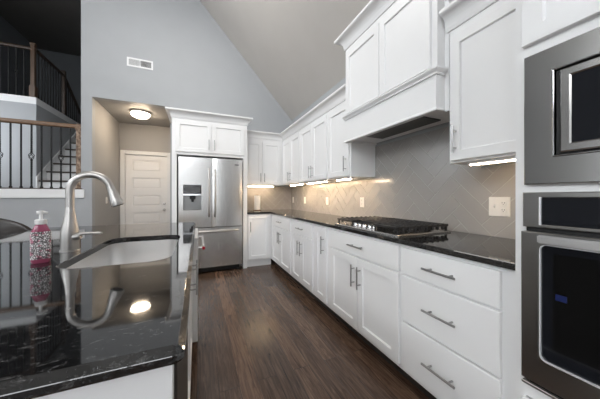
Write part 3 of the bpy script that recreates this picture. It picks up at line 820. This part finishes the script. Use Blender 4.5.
s4.tube([q-dv_*.012, q, q+dv_*.010, q+dv_*.019+Vector((0, 0, -.003))], [.0062, .0075, .006, .0042], 10); s4.lathe([(.008, .190), (.009, .193), (.008, .203), (0, .204)], (bx_, by_, ZC), 14)
s4.build('pump_head', 'plasticwhite', so, True)

# ------------------------------------------------------------------ bar stool beyond the island
bs = thing('bar_stool', 'dark leather bar stool with a curved back tucked at the island', 'bar stool', (-1.47, 2.42, 0))
sh = MB(); n = 26; out_, in_ = [], []
def arm(t_):
    a = math.radians(-150+300*t_)            # open towards the island
    return a
ri = []
for k in range(n+1):
    t_ = k/n; a = PI-math.radians(140)+math.radians(280)*t_
    px_, py_ = -1.47+.30*math.cos(a)*1.08, 2.42+.27*math.sin(a)
    ox, oy = math.cos(a), math.sin(a)
    s_ = abs(2*t_-1)
    zt = 1.045-.145*max(0, (s_-.30)/.70)**1.6
    zb = .62
    w = .022
    ri.append([(px_-ox*w, py_-oy*w, zb), (px_+ox*w, py_+oy*w, zb), (px_+ox*w, py_+oy*w, zt-.02), (px_+ox*w*.5, py_+oy*w*.5, zt), (px_-ox*w*.5, py_-oy*w*.5, zt), (px_-ox*w, py_-oy*w, zt-.02)])
sh.loft(ri); sh.build('backrest', 'leather', bs, True)
MB().lathe([(0, .58), (.22, .58), (.245, .60), (.245, .655), (.22, .675), (0, .68)], (-1.45, 2.42, 0), 28).build('seat', 'leather', bs, True)
for sx_, sy_ in ((1, 1), (1, -1), (-1, 1), (-1, -1)):
    MB().tube([(-1.45+.20*sx_, 2.42+.20*sy_, 0), (-1.45+.15*sx_, 2.42+.15*sy_, .59)], [.014, .019], 8).build('leg', 'tread', bs, True)

# ------------------------------------------------------------------ hall lamp and air vent
lp_ = thing('ceiling_lamp', 'lit dome flush mount lamp on the hall ceiling', 'lamp', (-.95, 5.12, 2.69))
MB().lathe([(0, 0), (.165, 0), (.168, -.012), (.160, -.030), (.150, -.034), (.145, -.030), (0, -.028)], (-.95, 5.12, 2.69), 32).build('base_ring', 'nickel', lp_, True)
MB().lathe([(.148, -.030), (.145, -.050), (.125, -.075), (.09, -.095), (.045, -.106), (0, -.109)], (-.95, 5.12, 2.69), 32).build('lamp_shade', 'lampglass', lp_, True)
MB().lathe([(.010, -.107), (.012, -.116), (.006, -.124), (0, -.127)], (-.95, 5.12, 2.69), 12).build('finial', 'nickel', lp_, True)
av = thing('air_vent', 'white rectangular air vent grille high on the back wall', 'air vent', (-.86, YW, 3.33))
FV = F_back(YW)
va = MB(); frame_ring(va, FV, (-1.042, -.682, 3.258, 3.402), (-1.017, -.707, 3.283, 3.377), 0, .008, .002); frame_ring(va, FV, (-.872, -.852, 3.283, 3.377), (-.866, -.858, 3.29, 3.37), 0, .008, .001); va.build('frame', 'trimwhite', av)
MB().box(-1.017, -.707, YW-.001, YW+.0, 3.283, 3.377).build('duct', 'gap', av)
for a0, a1, n, ti in ((-1.015, -.872, 15, .004), (-.852, -.709, 15, .0015)):
    s_ = MB()
    for k in range(n):
        x = a0+(a1-a0)*(k+.5)/n
        s_.prism([(x-ti, YW-.002), (x-ti+.0015, YW-.002), (x+.0015+ti*.5, YW-.007), (x+ti*.5, YW-.007)], lambda p, q: (p, q, 3.284), lambda p, q: (p, q, 3.376))
    s_.build('louvers', 'trimwhite', av)

# ------------------------------------------------------------------ railings
def baluster_mb(x, y, z0, z1, basket):
    b = MB(); r = .0075; zm = (z0+z1)/2
    b.box(x-r, x+r, y-r, y+r, z0, zm-.07 if basket else z1)
    b.box(x-.014, x+.014, y-.014, y+.014, z0, z0+.022, .004)
    if basket:
        b.box(x-r, x+r, y-r, y+r, zm+.07, z1)
        for k in range(4):
            pts = []
            for j in range(9):
                t_ = j/8; a = k*PI/2+t_*PI*.9; rr = .004+.028*math.sin(PI*t_)
                pts.append((x+rr*math.cos(a), y+rr*math.sin(a), zm-.05+.10*t_))
            b.tube(pts, .0042, 5)
        for s in (-1, 1): b.box(x-.010, x+.010, y-.010, y+.010, zm+s*.06-.012, zm+s*.06+.012, .003)
        for k in range(7):
            for s in (-1, 1): zz = zm+s*(.09+.03*k); b.box(x-.0098, x+.0098, y-.0098, y+.0098, zz-.007, zz+.007, .003)
    return b
YR = YW+.04; PZ = (1.285, 2.19)
rl = thing('stair_railing', 'landing railing with oak handrail and black iron balusters on the half wall', 'railing', (-2.6, YR, 1.272))
hr = MB(); pr_ = rrect(-.032, .032, 2.190, 2.252, .018, 4)
hr.loft([[(x, YR+u, v) for u, v in pr_] for x in (-4.24, -1.675)]); hr.build('handrail', 'rail', rl, True)
MB().box(-4.24, -1.60, YR-.045, YR+.045, 1.272, 1.288, .004).build('base_rail', 'tread', rl)
nb = MB(); nb.box(-1.676, -1.6185, YR-.044, YR+.044, 1.288, 2.15, .004); nb.box(-1.684, -1.618, YR-.053, YR+.053, 1.288, 1.42, .006); nb.box(-1.684, -1.618, YR-.053, YR+.053, 2.15, 2.20, .006)
nb.box(-1.674, -1.6185, YR-.04, YR+.04, 2.20, 2.262, .01); nb.build('newel_post', 'newel', rl)
protoA = protoB = None; x = -1.755; i = 0
while x > -4.2:
    bk = (i % 3 == 1)
    pr0 = protoB if bk else protoA
    if pr0 is None:
        ob = baluster_mb(x, YR, 1.288, 2.195, bk).build('baluster', 'blackiron', rl)
        if bk: protoB = (ob, x); ob['label'] = 'baluster with twisted basket'
        else: protoA = (ob, x)
    else:
        ob = dup(pr0[0], None, rl); ob.location = (x-pr0[1], 0, 0)
    x -= .1075; i += 1
# upstairs balcony railing, round the corner
ur = thing('balcony_railing', 'dark upstairs balcony railing above the stairs with black balusters', 'railing', (-2.9, 6.23, 3.06))
ub = MB(); pr_ = rrect(-.03, .03, 3.965, 4.02, .016, 3)
ub.loft([[(x, 6.24+u, v) for u, v in pr_] for x in (-4.24, -2.92)])
ub.loft([[(-2.88+u, y, v) for u, v in pr_] for y in (6.24, 7.33)])
ub.loft([[(-2.88+u, y, v-dz) for u, v in pr_] for y, dz in ((7.33, 0), (8.2, .62))]); ub.build('handrail', 'rail_y', ur, True)
nq = MB(); nq.box(-2.93, -2.87, 6.21, 6.27, 3.06, 4.06, .004); nq.box(-2.945, -2.855, 6.195, 6.285, 3.06, 3.28, .006); nq.box(-2.94, -2.86, 6.20, 6.28, 4.06, 4.10, .008); nq.build('newel_post', 'darkoak', ur)
MB().box(-2.925, -2.845, 7.29, 7.37, 3.06, 4.10, .006).build('newel_post', 'tread', ur)
pa = baluster_mb(-3.03, 6.24, 3.06, 3.97, False).build('baluster', 'blackiron', ur); pk_ = baluster_mb(-3.135, 6.24, 3.06, 3.97, True).build('baluster', 'blackiron', ur)
for k in range(2, 12):
    ob = dup(pk_ if k % 3 == 1 else pa, None, ur); ob.location = ((-3.03-.105*k)-(-3.135 if k % 3 == 1 else -3.03), 0, 0)
pb = baluster_mb(-2.88, 6.36, 3.06, 3.97, False).build('baluster', 'blackiron', ur)
for k in range(1, 9):
    ob = dup(pb, None, ur); ob.location = (0, .105*k, 0)
for k in range(8):
    y = 7.46+.1*k; baluster_mb(-2.88, y, 3.06, 3.985-.62*(y-7.33)/.87, False).build('baluster', 'blackiron', ur)

# staircase going up from the landing
sc_ = thing('staircase', 'staircase with white risers and dark treads rising behind the landing railing', 'staircase', (-2.23, 6.2, 1.285))
rise, run, Y0, Z0 = .1972, .25, 6.24, 1.285
tp = rp = None
for k in range(9):
    z = Z0+rise*k; y = Y0+run*k
    b = MB(); b.box(-2.815, -1.62, y, y+.018, z, z+rise-.03); b.build('riser', 'trimwhite', sc_)
    b = MB(); b.box(-2.815, -1.62, y-.028, y+run+.018, z+rise-.03, z+rise, .006); b.build('tread', 'tread', sc_)
s_ = MB(); ya, yb = Y0-.06, Y0+run*9
def zl(y): return Z0+rise*(y-Y0)/run
s_.prism([(ya, Z0), (yb, zl(yb)-.12), (yb, zl(yb)+.26), (ya, zl(ya)+.30)], lambda y, z: (-2.839, y, z), lambda y, z: (-2.817, y, z))
s_.build('skirt_board', 'trimwhite', sc_)
